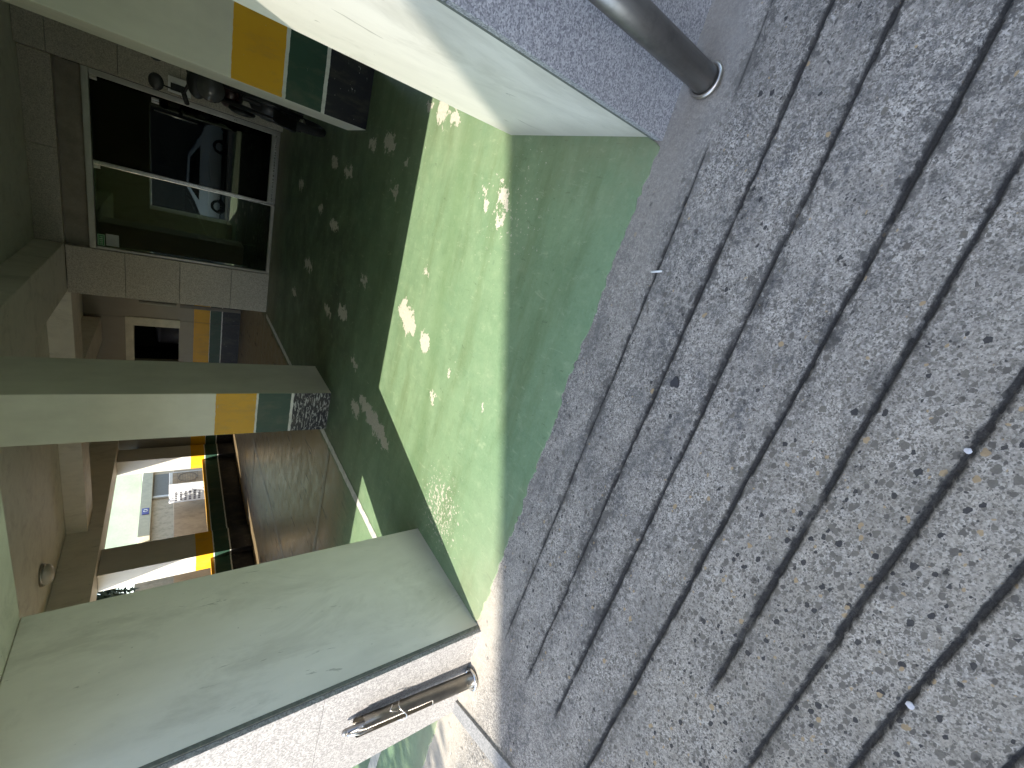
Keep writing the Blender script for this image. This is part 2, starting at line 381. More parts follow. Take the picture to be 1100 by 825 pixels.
    return t.out(c, .86, .3, 0, t.bump(h, t.map(sm, 0, 1, .55, .3) if False else .55, .006))
m_apron = apron_material()
m_street = simple('concrete_road', (.34, .325, .29), .9, 0, .25, 30)
m_kerb = granite('kerb_granite', (.33, .32, .30), (.16, .16, .155), 150, .6, .5)
m_steel = None
def steel(name, col, rough, streak=True):
    t = NT(name); s_ = t.noise(60, 4, .6, t.scale(t.pos, (1, 1, .05))); b = t.noise(14, 5, .65)
    c = t.mix(t.map(b, .45, .75, 0, .55), col, tuple(x*.45 for x in col))
    return t.out(c, t.map(s_, .3, .7, rough-.07, rough+.1), .5, 1.0, t.bump(s_, .08, .002))
m_steel = steel('weathered_steel', (.46, .43, .38), .33)
m_steel_dk = steel('dull_dark_steel', (.27, .26, .245), .44)
m_chrome = steel('bright_steel', (.60, .58, .54), .26)
m_frame = simple('stainless_frame', (.50, .48, .43), .34, 1.0, .12, 5)
m_black = simple('black_plastic', (.012, .012, .013), .45)
m_rubber = simple('rubber', (.015, .015, .015), .8)
m_white = simple('white_plastic', (.72, .72, .70), .45, 0, .06)
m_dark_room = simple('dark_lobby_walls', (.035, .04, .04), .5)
m_void = simple('dark_interior', (.02, .02, .018), .8)

# ------------------------------------------------------------------ ground, floor, apron
def vnoise(x, y, seed, freq):
    rng = np.random.RandomState(seed); g = rng.rand(256, 256)
    xf, yf = x*freq+100, y*freq+100
    xi, yi = np.floor(xf).astype(int), np.floor(yf).astype(int); u, v = xf-xi, yf-yi
    u = u*u*(3-2*u); v = v*v*(3-2*v)
    G = lambda i, j: g[(xi+i) % 256, (yi+j) % 256]
    return (G(0, 0)*(1-u)+G(1, 0)*u)*(1-v)+(G(0, 1)*(1-u)+G(1, 1)*u)*v
def fbm(x, y, seed, freq, oct_=4):
    s = 0; a = .5; tot = 0
    for i in range(oct_):
        s = s+a*vnoise(x, y, seed+i, freq*2**i); tot += a; a *= .5
    return s/tot
# grooves: (x0,y0,x1,y1,width,depth,strength)
GROOVES = [(.50, 1.047, -2.16, 1.125, .014, .009, .95), (1.9, 1.03, .556, 1.019, .007, .005, .75),
  (1.9, .80, -2.21, .895, .021, .013, .95), (1.9, .635, -2.20, .672, .022, .013, 1), (1.9, .405, -2.6, .440, .028, .016, 1),
  (1.9, .275, -1.34, .205, .028, .016, 1), (1.9, .065, -2.3, -.006, .026, .015, .95), (1.9, -.135, -2.3, -.165, .028, .016, 1), (1.9, -.325, -2.3, -.335, .028, .016, 1), (1.9, -.52, -2.3, -.53, .028, .016, 1)]
def make_apron():
    xs = np.arange(-4.5, 1.95, .0078); ys = np.arange(-.62, 1.50, .0062)
    Xg, Yg = np.meshgrid(xs, ys, indexing='ij')
    Z = -.0035+.004*(fbm(Xg, Yg, 3, 2.2)-.5)+.0028*(fbm(Xg, Yg, 8, 38, 3)-.5)
    D = np.zeros_like(Z); N = np.zeros_like(Z)
    rough = fbm(Xg*.8+Yg*.6, Yg*.8-Xg*.6, 20, 60, 3); rough2 = fbm(Xg*.7+Yg*.71, Yg*.7-Xg*.71, 24, 30, 4); brk = fbm(Xg, Yg, 31, 4.0, 4); big = fbm(Xg, Yg, 51, 1.5, 3)
    for i, (x0, y0, x1, y1, wd, dp, st) in enumerate(GROOVES):
        tt = (Xg-x0)/(x1-x0); yc = y0+(y1-y0)*tt
        yc = yc+.009*(vnoise(Xg, Xg*0+i*7, 60+i, 1.1)-.5)+.0035*(vnoise(Xg, Xg*0+i*3, 80+i, 7)-.5)
        wl = wd*.66*(.72+.55*vnoise(Xg, Xg*0+i*5, 90+i, 2.6))*(.45+1.1*rough)
        d = np.abs(Yg-yc)/wl*2
        endf = np.clip((1-tt)*abs(x1-x0)/.12, 0, 1)*np.clip(tt*abs(x1-x0)/.06, 0, 1)
        prof = np.clip(1.25-d, 0, 1)*endf; prof = prof*prof*(3-2*prof)
        fill = np.clip((brk-.20)/.14, .72, 1)*st
        Z -= prof*dp*fill
        dark = np.clip((1.30-d)*2.2, 0, 1)*endf*fill
        N = np.maximum(N, np.clip(1-np.abs(Yg-yc)/.085, 0, 1)*endf)
        halo = np.clip(1-np.abs(Yg-yc)/(wd*2.6), 0, 1)*endf*np.clip((big-.35)/.3, 0, 1)*np.clip((rough2-.40)/.25, 0, 1)*.6
        D = np.maximum(D, np.maximum(np.clip(dark*1.15, 0, 1), halo))
    # pits
    pit = np.clip((fbm(Xg*.8+Yg*.6, Yg*.8-Xg*.6, 120, 26, 3)-.80)/.08, 0, 1); D = np.maximum(D, pit*.75); Z -= pit*.003
    nx, ny = Xg.shape
    V = np.stack([Xg, Yg, Z], -1).reshape(-1, 3)
    idx = np.arange(nx*ny).reshape(nx, ny)
    Fq = np.stack([idx[:-1, :-1], idx[1:, :-1], idx[1:, 1:], idx[:-1, 1:]], -1).reshape(-1, 4)
    me = bpy.data.meshes.new('concrete_apron')
    me.vertices.add(len(V)); me.vertices.foreach_set('co', V.ravel().astype(np.float32))
    me.loops.add(Fq.size); me.loops.foreach_set('vertex_index', Fq.ravel().astype(np.int32))
    me.polygons.add(len(Fq)); me.polygons.foreach_set('loop_start', np.arange(0, Fq.size, 4, dtype=np.int32))
    me.update(calc_edges=True); me.polygons.foreach_set('use_smooth', np.ones(len(Fq), bool))
    at = me.attributes.new('dirt', 'FLOAT', 'POINT'); at.data.foreach_set('value', D.ravel().astype(np.float32))
    an = me.attributes.new('side', 'FLOAT', 'POINT'); an.data.foreach_set('value', N.ravel().astype(np.float32))
    me.materials.append(m_apron); me.validate()
    o = bpy.data.objects.new('concrete_apron', me); C.objects.link(o); tag(o, kind='structure')
make_apron()
# driveway round the apron, sloping to the street
bm = bmesh.new()
rows = [(-60, -.42), (-2.2, -.40), (-1.2, -.22), (-.60, -.03)]
prev = None
for y, z in rows:
    cur = [bm.verts.new((-40, y, z)), bm.verts.new((30, y, z))]
    if prev: bm.faces.new((prev[0], prev[1], cur[1], cur[0]))
    prev = cur
tag(obj('street', bm, m_street), kind='structure')
bm = bmesh.new()
for x0, x1, y0, y1 in ((-40, -4.49, -.61, 1.40), (1.94, 30, -.61, 1.40)):
    bm.faces.new([bm.verts.new(p) for p in ((x0, y0, -.012), (x1, y0, -.012), (x1, y1, -.012), (x0, y1, -.012))])
tag(obj('pavement', bm, m_apron), kind='structure')
bm = bmesh.new()
bm.faces.new([bm.verts.new(p) for p in ((-60, 1.0, -.05), (40, 1.0, -.05), (40, 60, -.05), (-60, 60, -.05))])
tag(obj('yard_ground', bm, simple('bare_yard_ground', (.20, .18, .15), .9, 0, .25, 3)), kind='structure')
# garage floor with a ragged front edge where the paint meets the concrete
bm = bmesh.new()
pts = []
x = -8.4
while x < 4.4:
    base = np.interp(x, [-8.4, -3.3, -3.05, -2.3, -1.727, -.207, .47, .50, 4.4], [1.43, 1.42, 1.40, 1.365, 1.334, 1.293, 1.250, 1.33, 1.33])
    pts.append((x, base+.018*(vnoise(np.array(x), np.array(0.), 5, 9)-.5)+.022*(vnoise(np.array(x), np.array(3.), 6, 45)-.5))); x += .015
low = [bm.verts.new((a, float(b), -.007)) for a, b in pts]; top = [bm.verts.new((a, float(b)+.004, .001)) for a, b in pts]
for i in range(len(pts)-1): bm.faces.new((low[i], low[i+1], top[i+1], top[i]))
far = [bm.verts.new((a, 13.6, .001)) for a, b in pts[::60]]
mid = [bm.verts.new((a, 1.6, .001)) for a, b in pts]
for i in range(len(pts)-1): bm.faces.new((top[i], top[i+1], mid[i+1], mid[i]))
e0 = bm.verts.new((pts[-1][0], 13.6, .001)); e1 = bm.verts.new((pts[0][0], 13.6, .001))
bm.faces.new(mid+[e0, e1])
for v in far: bm.verts.remove(v)
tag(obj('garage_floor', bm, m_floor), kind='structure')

def line(name, p0, p1, wdt, mat, label, group='white parking lines painted on the floor', z=.005):
    bm = bmesh.new(); a, b = Vector((*p0, 0)), Vector((*p1, 0)); d = (b-a); L = d.length; d /= L; nrm = Vector((-d.y, d.x, 0))
    N = max(2, int(L/.04)); l = []; r = []
    for i in range(N+1):
        q = a+d*(L*i/N); j1 = (random.random()-.5)*.010; j2 = (random.random()-.5)*.010
        l.append(bm.verts.new(q+nrm*(wdt/2+j1)+Vector((0, 0, z)))); r.append(bm.verts.new(q-nrm*(wdt/2+j2)+Vector((0, 0, z))))
    for i in range(N): bm.faces.new((l[i], r[i], r[i+1], l[i+1]))
    return tag(obj(name, bm, mat), kind='structure')
line('bay_line', (-2.95, 2.62), (-2.91, 9.55), .085, m_line, '')
line('bay_cross_line', (-3.02, 4.57), (-8.2, 4.54), .09, m_line_dim, '')
line('bay_divider_line', (-6.05, 5.2), (-6.07, 9.9), .08, m_line_dim, '')
line('rear_bay_line', (-2.95, 9.70), (-8.2, 9.50), .07, m_line_dim, '', z=.0092)
line('side_bay_line', (-3.25, 1.98), (-8.0, 2.12), .12, m_line, '')
line('side_divider_line', (-5.85, 2.2), (-5.95, 4.4), .09, m_line, '')

# ------------------------------------------------------------------ pillars
def pillar(name, x0, x1, y0, y1, label, granite_mat=None, mat=None, base_joint=None, z1=2.05, group='square piloti pillars', gx0=None, gt=.07):
    t = empty(name, ((x0+x1)/2, (y0+y1)/2, 0), label, 'pillar', group)
    obj('shaft', B(x0, x1, y0, y1, -.04, z1, .006), mat or m_paint, t)
    if granite_mat:
        zs = base_joint; g0 = gx0 if gx0 is not None else x0
        for i in range(len(zs)-1):
            obj('granite_slab', B(g0, x1-.004, y0-gt, y0-.012, zs[i]+.001, zs[i+1]-.001, .0015), granite_mat, t)
        bm = bmesh.new()
        box(bm, g0+.006, x1-.012, y0-gt+.012, y0-.002, zs[0], zs[-1])
        # lumpy mortar bead down the edge between stone and paint
        box(bm, x1-.018, x1+.004, y0-.020, y0+.004, -.02, zs[-1], .004)
        obj('mortar_edge', bm, m_grout, t)
    return t
pillar('piloti_pillar', -2.985, -2.287, 1.352, 2.27, 'wide cream pillar with sunlit pale granite front and bent steel post at its foot', m_gran_w, None, (-.01, .91, 1.75, 2.8, 3.3), z1=2.05, gx0=-3.05, gt=.042)
t = empty('piloti_pillar', (.83, 1.8, 0), 'cream pillar faced with shaded blue-grey granite, beside the dull dark post, half its side in sun', 'pillar', 'square piloti pillars')
obj('shaft', B(.500, 1.6, 1.300, 2.318, -.04, 2.05, .006), m_paint, t)
zs = (-.012, .962, 1.75, 2.8, 3.3)
for i in range(4):
    obj('granite_slab', B(.487, 1.6, 1.252, 1.284, zs[i]+.003, zs[i+1]-.003, .003), m_gran, t)
bm = bmesh.new(); box(bm, .4905, 1.6, 1.262, 1.298, -.02, 3.3); box(bm, .4885, .503, 1.285, 1.3025, -.02, 2.05, .002); obj('mortar_edge', bm, m_grout, t)
pillar('striped_column', -2.852, -2.352, 4.80, 5.63, 'middle striped column standing free, its black base band heavily scratched', mat=m_stripe, z1=3.158, group='square striped columns')
pillar('striped_column', .528, 1.07, 4.912, 5.55, 'striped column in front of the parked motorcycle, clean amber green and black bands', mat=m_stripe_fresh, z1=3.158, group='square striped columns')
for i, x in enumerate((-6.3, 3.3)):
    pillar('piloti_pillar', x-.35, x+.35, 1.385, 2.27, ['cream pillar at the far end of the open front, left of the wide granite one', 'cream pillar farthest right along the open front'][i], (m_gran_w, m_gran)[i], None, (-.01, .91, 1.75, 2.8, 3.3), gx0=x-.36)

# ------------------------------------------------------------------ ceiling, beams, upper building
obj_c = obj('ceiling', B(-8.69, 4.4, 1.40, 14.2, 3.16, 3.35), m_ceil); tag(obj_c, kind='structure')
def beam(x0, x1, y0, y1, z0, z1, label, mat=None):
    return tag(obj('ceiling_beam', B(x0, x1, y0, y1, z0, z1, .008), mat or m_beam), label, 'beam', 'concrete beams under the ceiling')
beam(-8.6, 4.4, 1.352, 2.27, 2.052, 3.157, 'pale front beam over the entrance, lowest and nearest of the beams')
beam(-2.845, -2.07, 2.273, 9.64, 2.84, 3.158, 'long beam running back over the middle striped column to the granite wall')
beam(-8.05, -2.875, 9.93, 10.72, 2.84, 3.1575, 'cross beam beyond the middle column reaching the window wall')
beam(-5.15, -4.55, 10.723, 13.5, 2.84, 3.1565, 'short dim beam in the back bay behind the cross beam')
bm = B(-8.69, 4.4, 1.30, 14.2, 3.36, 7.4)
t = empty('apartment_block', (-2, 6, 3.36), 'upper floors of the granite building standing on the pillars', 'building')
obj('wall', bm, m_gran_w, t)
for i in range(5):
    for z in (4.3, 6.6):
        wnd = obj('window', B(-7.6+i*2.5, -6.2+i*2.5, 1.27, 1.32, z, z+1.2, .01), m_frame, t)
        obj('pane', B(-7.53+i*2.5, -6.27+i*2.5, 1.262, 1.268, z+.07, z+1.13), m_black, wnd)

# ------------------------------------------------------------------ window wall on the far left
WX0, WX1 = -8.69, -8.27
PIL = [(12.82, 13.42), (8.82, 9.56), (4.75, 5.5), (1.39, 2.2)]
lab = ['striped wall pier at the far corner, right of the window with the air conditioner', 'striped wall pier between the two far windows', 'striped wall pier behind the wide granite pillar', 'wall pier at the street end of the window wall']
t = empty('window_wall', (-8.45, 7.4, 0), 'cream perimeter wall with open windows and amber green black stripes', 'wall')
for i, (a, b) in enumerate(PIL):
    obj('pier', B(WX0, WX1, a, b, -.03, 2.61, .006), m_stripe_wall, t)
obj('gap_filler', B(-8.5, -8.45, 13.424, 13.59, -.02, 2.27), m_void, t)  # dark panel added to block the bright gap beside the corner pier
obj('lintel_beam', B(WX0, WX1+.22, 1.39, 13.58, 2.615, 3.155, .006), m_beam, t)
for i in range(3):
    a, b = PIL[i+1][1]+.004, PIL[i][0]-.004
    obj('sill_wall', B(-8.56, -8.41, a, b, -.03, .775, .005), m_stripe_wall, t)
    obj('sill', B(-8.565, -8.405, a, b, .7765, .80, .004), simple('amber_paint', (.58, .29, .008), .5, 0, .15), t)
# back wall with its own opening
t = empty('back_wall', (-5.5, 13.6, 0), 'dim rear wall with amber band and pale framed opening', 'wall')
yb = 13.6
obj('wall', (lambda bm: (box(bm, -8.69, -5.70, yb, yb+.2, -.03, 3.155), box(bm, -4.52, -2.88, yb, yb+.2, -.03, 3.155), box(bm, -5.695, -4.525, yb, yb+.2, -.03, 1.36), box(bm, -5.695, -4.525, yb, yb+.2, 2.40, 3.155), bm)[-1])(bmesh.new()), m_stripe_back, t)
fr = obj('window_frame', (lambda bm: (box(bm, -4.72, -4.50, yb-.03, yb+.25, 1.34, 2.42, .004), box(bm, -5.72, -4.722, yb-.03, yb+.25, 2.26, 2.42, .004), bm)[-1])(bmesh.new()), simple('cream_window_frame', (.66, .64, .52), .5), t)
obj('niche', (lambda bm: (box(bm, -5.9, -4.3, yb+1.6, yb+1.65, .9, 2.9), box(bm, -5.95, -5.9, yb+.21, yb+1.65, .9, 2.9), box(bm, -4.3, -4.25, yb+.21, yb+1.65, .9, 2.9), box(bm, -5.9, -4.3, yb+.21, yb+1.6, 2.85, 2.9), box(bm, -5.9, -4.3, yb+.21, yb+1.6, .9, .95), bm)[-1])(bmesh.new()), m_void, fr)
obj('stored_tank', ball(tube(bmesh.new(), [(-5.1, yb+.8, .95), (-5.1, yb+.8, 1.75)], .34, 20), (-5.1, yb+.8, 1.75), .34, 1, 1, .35), simple('dark_blue_tank', (.06, .06, .085), .4), fr, True)
obj('drainpipe', tube(bmesh.new(), [(-4.08, yb-.06, 2.15), (-4.09, yb-.06, 1.42)], .045), simple('grey_pipe', (.35, .34, .29), .5), t)
bm = B(-4.06, -4.15, yb-.02, yb-.001, .0, 1.35)
obj('grey_panel', bm, simple('grey_render', (.22, .20, .17), .7), t)
tag(obj('side_wall', B(4.2, 4.4, 2.3, 13.6, -.03, 3.155), wall_paint('side_paint', (.45, .43, .36))), 'unseen painted wall added on the right to keep the garage dark', 'wall')  # out of view, added to keep light out of the garage

# ------------------------------------------------------------------ lobby core and glass entrance
YD = 9.65
t = empty('granite_entrance_wall', (-1.2, YD, 0), 'brown-grey granite wall of large slabs framing the glass doors', 'wall')
zs = (-.02, .623, 1.401, 2.134, 2.836)
for i in range(4):
    obj('granite_slab', B(-2.868, -2.09, YD, YD+.16, zs[i]+.003, zs[i+1]-.003, .004), m_gran_dk, t)
xs = [(-2.868, -2.072), (-2.066, -.70), (-.694, .49)]
obj('lintel_slab', B(-2.072, -.70, YD+.004, YD+.17, 2.84, 3.157, .004), m_gran_dk, t)
obj('lintel_slab', B(-.694, .498, YD+.004, YD+.17, 2.84, 3.157, .004), m_gran_dk, t)
zs2 = (-.02, .72, 1.43, 2.146, 2.862, 3.157)
for i in range(5):
    obj('granite_slab', B(.502, 1.9, 9.50, 9.66, zs2[i]+.003, zs2[i+1]-.003, .004), m_gran_dk, t)
obj('mortar_backing', B(-2.85, -2.10, YD+.02, YD+.14, -.02, 2.83), m_grout, t)
obj('mortar_backing', B(.52, 1.88, 9.52, 9.65, -.02, 3.15), m_grout, t)
obj('transom_panel', B(-2.088, .50, YD+.13, YD+.17, 2.56, 2.838), simple('dark_transom_paint', (.26, .23, .18), .55, 0, .2), t)
obj('side_wall', B(-2.862, -2.74, YD+.17, 13.58, -.03, 3.156), m_gran_dk, t)
lob = empty('lobby', (-1.2, 11.2, 0), 'dark lobby interior seen through the glass doors', 'room')
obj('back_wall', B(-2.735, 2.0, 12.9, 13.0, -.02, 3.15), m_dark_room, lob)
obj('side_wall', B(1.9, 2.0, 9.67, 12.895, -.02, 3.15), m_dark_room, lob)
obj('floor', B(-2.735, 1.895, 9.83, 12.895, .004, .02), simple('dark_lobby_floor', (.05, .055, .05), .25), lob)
obj('stair_rail', tube(tube(bmesh.new(), [(-1.9, 11.6, .9), (-.2, 12.6, 1.75)], .02), [(-1.9, 11.6, .02), (-1.9, 11.6, .9)], .02), m_chrome, lob)
bm = bmesh.new()
for i in range(6): box(bm, -2.2, -.2, 11.7+i*.19, 11.7+(i+1)*.19, .02, .2+i*.17)
obj('stairs', bm, simple('stair_stone', (.12, .12, .11), .5), lob)
obj('notice_board', B(-1.6, -.75, 12.86, 12.895, 1.3, 1.9, .005), simple('grey_board', (.30, .32, .30), .6), lob)

def glass(name, ior, tint):
    m = bpy.data.materials.new(name); m.use_nodes = True; t = m.node_tree; t.nodes.clear()
    o = t.nodes.new('ShaderNodeOutputMaterial'); mx = t.nodes.new('ShaderNodeMixShader'); tr = t.nodes.new('ShaderNodeBsdfTransparent'); gl = t.nodes.new('ShaderNodeBsdfGlossy')
    tr.inputs[0].default_value = (*tint, 1); gl.inputs['Roughness'].default_value = .012; gl.inputs[0].default_value = (.95, 1, .82, 1)
    lw = t.nodes.new('ShaderNodeFresnel'); lw.inputs[0].default_value = ior
    t.links.new(lw.outputs[0], mx.inputs[0]); t.links.new(tr.outputs[0], mx.inputs[1]); t.links.new(gl.outputs[0], mx.inputs[2]); t.links.new(mx.outputs[0], o.inputs[0])
    return m
m_glass = glass('green_tinted_glass', 1.85, (.30, .42, .36)); m_glass_dk = glass('black_tinted_glass', 1.33, (.16, .22, .20))
d = empty('glass_entrance_door', (-.9, YD+.05, 0), 'dark tinted double glass doors in a steel frame reflecting the yard', 'door')
fy0, fy1 = YD+.03, YD+.12
obj('frame', B(-2.088, .50, fy0, fy1, 2.475, 2.558, .006), m_frame, d)
obj('frame_jamb', B(-2.087, -2.045, fy0, fy1, 0, 2.473, .005), m_frame, d)
obj('frame_jamb', B(.42, .497, fy0, fy1, 0, 2.473, .005), m_frame, d)
obj('mullion', B(-.795, -.735, fy0, fy1, .0, 2.473, .005), m_chrome, d)
obj('bottom_rail', B(-.733, .418, fy0+.002, fy1-.002, .0, .13, .005), m_frame, d)
obj('bottom_rail', B(-2.043, -.797, fy0+.002, fy1-.002, .0, .055, .005), m_frame, d)
obj('bottom_rail', B(-.733, .418, fy0-.012, fy0+.0, .055, .075, .002), m_chrome, d)
obj('glass_pane', B(-.733, .418, YD+.075, YD+.083, .132, 2.472), m_glass_dk, d)
obj('glass_pane', B(-2.043, -.797, YD+.075, YD+.083, .057, 2.472), m_glass, d)
bm = tube(bmesh.new(), [(.20, YD+.0, 1.20), (.21, YD+.0, 1.75)], .010, 10); tube(bm, [(.20, YD+.0, 1.27), (.20, YD+.075, 1.27)], .007); tube(bm, [(.21, YD+.0, 1.68), (.21, YD+.075, 1.68)], .007)
obj('handle', bm, m_chrome, d, True)
obj('lock_plate', B(.31, .385, YD+.055, YD+.074, 1.69, 1.78, .004), m_chrome, d)
obj('patch_fitting', B(.36, .417, YD+.06, YD+.0745, 2.39, 2.47, .003), m_chrome, d)
obj('patch_fitting', B(-.85, -.798, YD+.06, YD+.0745, 2.39, 2.47, .003), m_chrome, d)
stk = obj('door_sticker', B(-2.035, -1.85, YD+.070, YD+.0745, 2.375, 2.465), simple('green_sticker', (.06, .26, .09), .5), d)
bm = bmesh.new()
box(bm, -2.03, -1.855, YD+.0685, YD+.0698, 2.455, 2.460); box(bm, -2.03, -1.855, YD+.0685, YD+.0698, 2.380, 2.385)
box(bm, -2.03, -2.025, YD+.0685, YD+.0698, 2.386, 2.454); box(bm, -1.86, -1.855, YD+.0685, YD+.0698, 2.386, 2.454)
x = -2.015
for i, (wd, ht) in enumerate(((.016, .03), (.02, .034), (.018, .03), (.022, .034), (.014, .028))):
    box(bm, x, x+wd, YD+.0685, YD+.0698, 2.405, 2.405+ht*.35); box(bm, x, x+wd*.4, YD+.0685, YD+.0698, 2.42, 2.42+ht*.6); x += wd+.011
obj('sticker_marks', bm, simple('pale_sticker_print', (.5, .56, .48), .5), stk)
obj('notice_sheet', B(-2.02, -1.83, YD+.070, YD+.0745, 2.205, 2.362), simple('pale_paper', (.35, .39, .36), .6), d)
# intercom on the granite right of the door
t = empty('wall_intercom', (.62, 9.5, 1.45), 'small white framed intercom box on granite behind the motorcycle', 'intercom')
obj('frame', B(.53, .75, 9.46, 9.495, 1.30, 1.58, .006), m_white, t)
obj('screen', B(.56, .66, 9.452, 9.459, 1.36, 1.55, .002), m_black, t)

# ------------------------------------------------------------------ ceiling lamp
lp = empty('ceiling_lamp', (-7.25, 8.0, 3.158), 'pale dome lamp on the dim ceiling, unlit', 'lamp')
bm = bmesh.new(); ball(bm, (-7.25, 8.0, 3.105), .17, 1, 1, .62)
obj('shade', bm, simple('milky_lamp_glass', (.62, .60, .52), .25, 0, .08), lp, True)
bm = bmesh.new(); tube(bm, [(-7.25, 8.0, 3.157), (-7.25, 8.0, 3.12)], .185, 28); obj('base_ring', bm, m_frame, lp, True)

# ------------------------------------------------------------------ steel guard posts
def post_right():
    t = empty('guard_post', (.684, 1.145, 0), 'dull dark steel guard post against the shaded blue-grey granite', 'post', 'steel guard posts at the entrance')
    obj('pipe', tube(bmesh.new(), [(.684, 1.145, 0), (.684, 1.145, .78)], .047, 32), m_steel_dk, t, True)
    bm = bmesh.new(); torus(bm, (.684, 1.145, .012), .052, .010, 'Z', 36, 10); obj('base_collar', bm, m_steel, t, True)
    bm = bmesh.new(); ball(bm, (.684, 1.145, .78), .047, 1, 1, .5, 24, 12); obj('cap', bm, m_steel_dk, t, True)
post_right()
def post_left():
    bx, by = -2.632, 1.245; L = .76; tx, ty = -2.565, 1.262
    t = empty('guard_post', (bx, by, 0), 'sunlit bent steel post with slotted top and wire clip by the pale granite', 'post', 'steel guard posts at the entrance')
    P = lambda h, ox=0, oy=0: Vector((bx+(tx-bx)*h/L+ox, by+(ty-by)*h/L+oy, h))
    r = .043
    # pipe slotted open on the side towards the street in its upper half
    bm = bmesh.new(); n = 30; hs = [0, .1, .2, .30, .31, .45, .6, .70, .74]; rings = []
    for h in hs: rings.append([bm.verts.new(P(h, r*math.cos(2*math.pi*k/n), r*math.sin(2*math.pi*k/n))) for k in range(n)])
    for i in range(len(hs)-1):
        for k in range(n):
            a = 360*(k+.5)/n
            if i >= 4 and 246 < a < 300: continue
            if i == len(hs)-2 and (a > 335 or a < 60): continue
            bm.faces.new((rings[i][k], rings[i][(k+1) % n], rings[i+1][(k+1) % n], rings[i+1][k]))
    bmesh.ops.solidify(bm, geom=bm.faces[:], thickness=.004)
    obj('pipe', bm, m_steel, t, True)
    bm = bmesh.new(); torus(bm, (bx, by, .012), .055, .012, 'Z', 32, 10); obj('base_collar', bm, m_chrome, t, True)
    bm = tube(bmesh.new(), [P(.05), P(.79)], .017, 14); ball(bm, P(.79), .017, 1, 1, 1.2); obj('inner_rod', bm, m_steel_dk, t, True)
    bm = bmesh.new(); tube(bm, [P(.66, .0, -.03), P(.73, .012, -.038), P(.79, .010, -.02)], [.010, .009, .006], 10)
    tube(bm, [P(.62, .02, -.02), P(.72, .03, -.02)], .008, 8); obj('latch_pin', bm, m_chrome, t, True)
    bm = bmesh.new(); pts = []
    for k in range(26):
        a = k/25*5.2; pts.append(P(.49+.02*math.sin(a*2.2), (r+.006)*math.cos(a+2.6), (r+.006)*math.sin(a+2.6)))
    pts += [P(.53, .05, -.03), P(.57, .065, -.02), P(.55, .075, .0)]
    tube(bm, pts, .0035, 6); obj('wire_clip', bm, m_chrome, t, True)
post_left()

# ------------------------------------------------------------------ kerb strip, litter and stones on the apron
bm = bmesh.new()
prism(bm, [(-3.06, 1.36), (-2.945, 1.33), (-2.62, .55), (-2.72, .50)], 'z', -.06, .012)
tag(obj('kerb_stone', bm, m_kerb), 'pale stone edging strip running from the pillar foot to the street', 'kerb')
bm = bmesh.new(); tube(bm, [(.006, 1.075, .004), (.020, 1.03, .004)], .0042, 10)
tag(obj('cigarette_butt', bm, m_white, None, True), 'tiny white cigarette butt lying on the concrete near the green edge', 'litter')
def pebble(x, y, r, mat, label, sq=.6, name='pebble'):
    bm = bmesh.new(); bmesh.ops.create_icosphere(bm, subdivisions=2, radius=r)
    for v in bm.verts:
        v.co *= .8+.4*random.random(); v.co.z *= sq; v.co += Vector((x, y, r*sq*.6))
    tag(obj(name, bm, mat, None, False), label, 'pebble')
m_peb = simple('pale_stone', (.55, .54, .55), .7); m_pebd = simple('dark_stone', (.035, .035, .04), .6)
pebble(-.18, .031, .0075, m_peb, 'pale pebble wedged in the groove nearer the right edge of the apron')
pebble(-.831, -.161, .009, m_peb, 'pale pebble wedged in the groove at the lowest corner')
bm = bmesh.new(); pts = []
for k in range(18):
    a = 2*math.pi*k/18; rr = 1+.16*math.sin(3*a+1)+.1*math.sin(5*a); pts.append((-.353+.021*rr*math.cos(a), .794+.017*rr*math.sin(a)))
prism(bm, pts, 'z', -.004, .0035)
tag(obj('gum_spot', bm, m_pebd), 'round black gum spot between two grooves in the middle', 'stain')

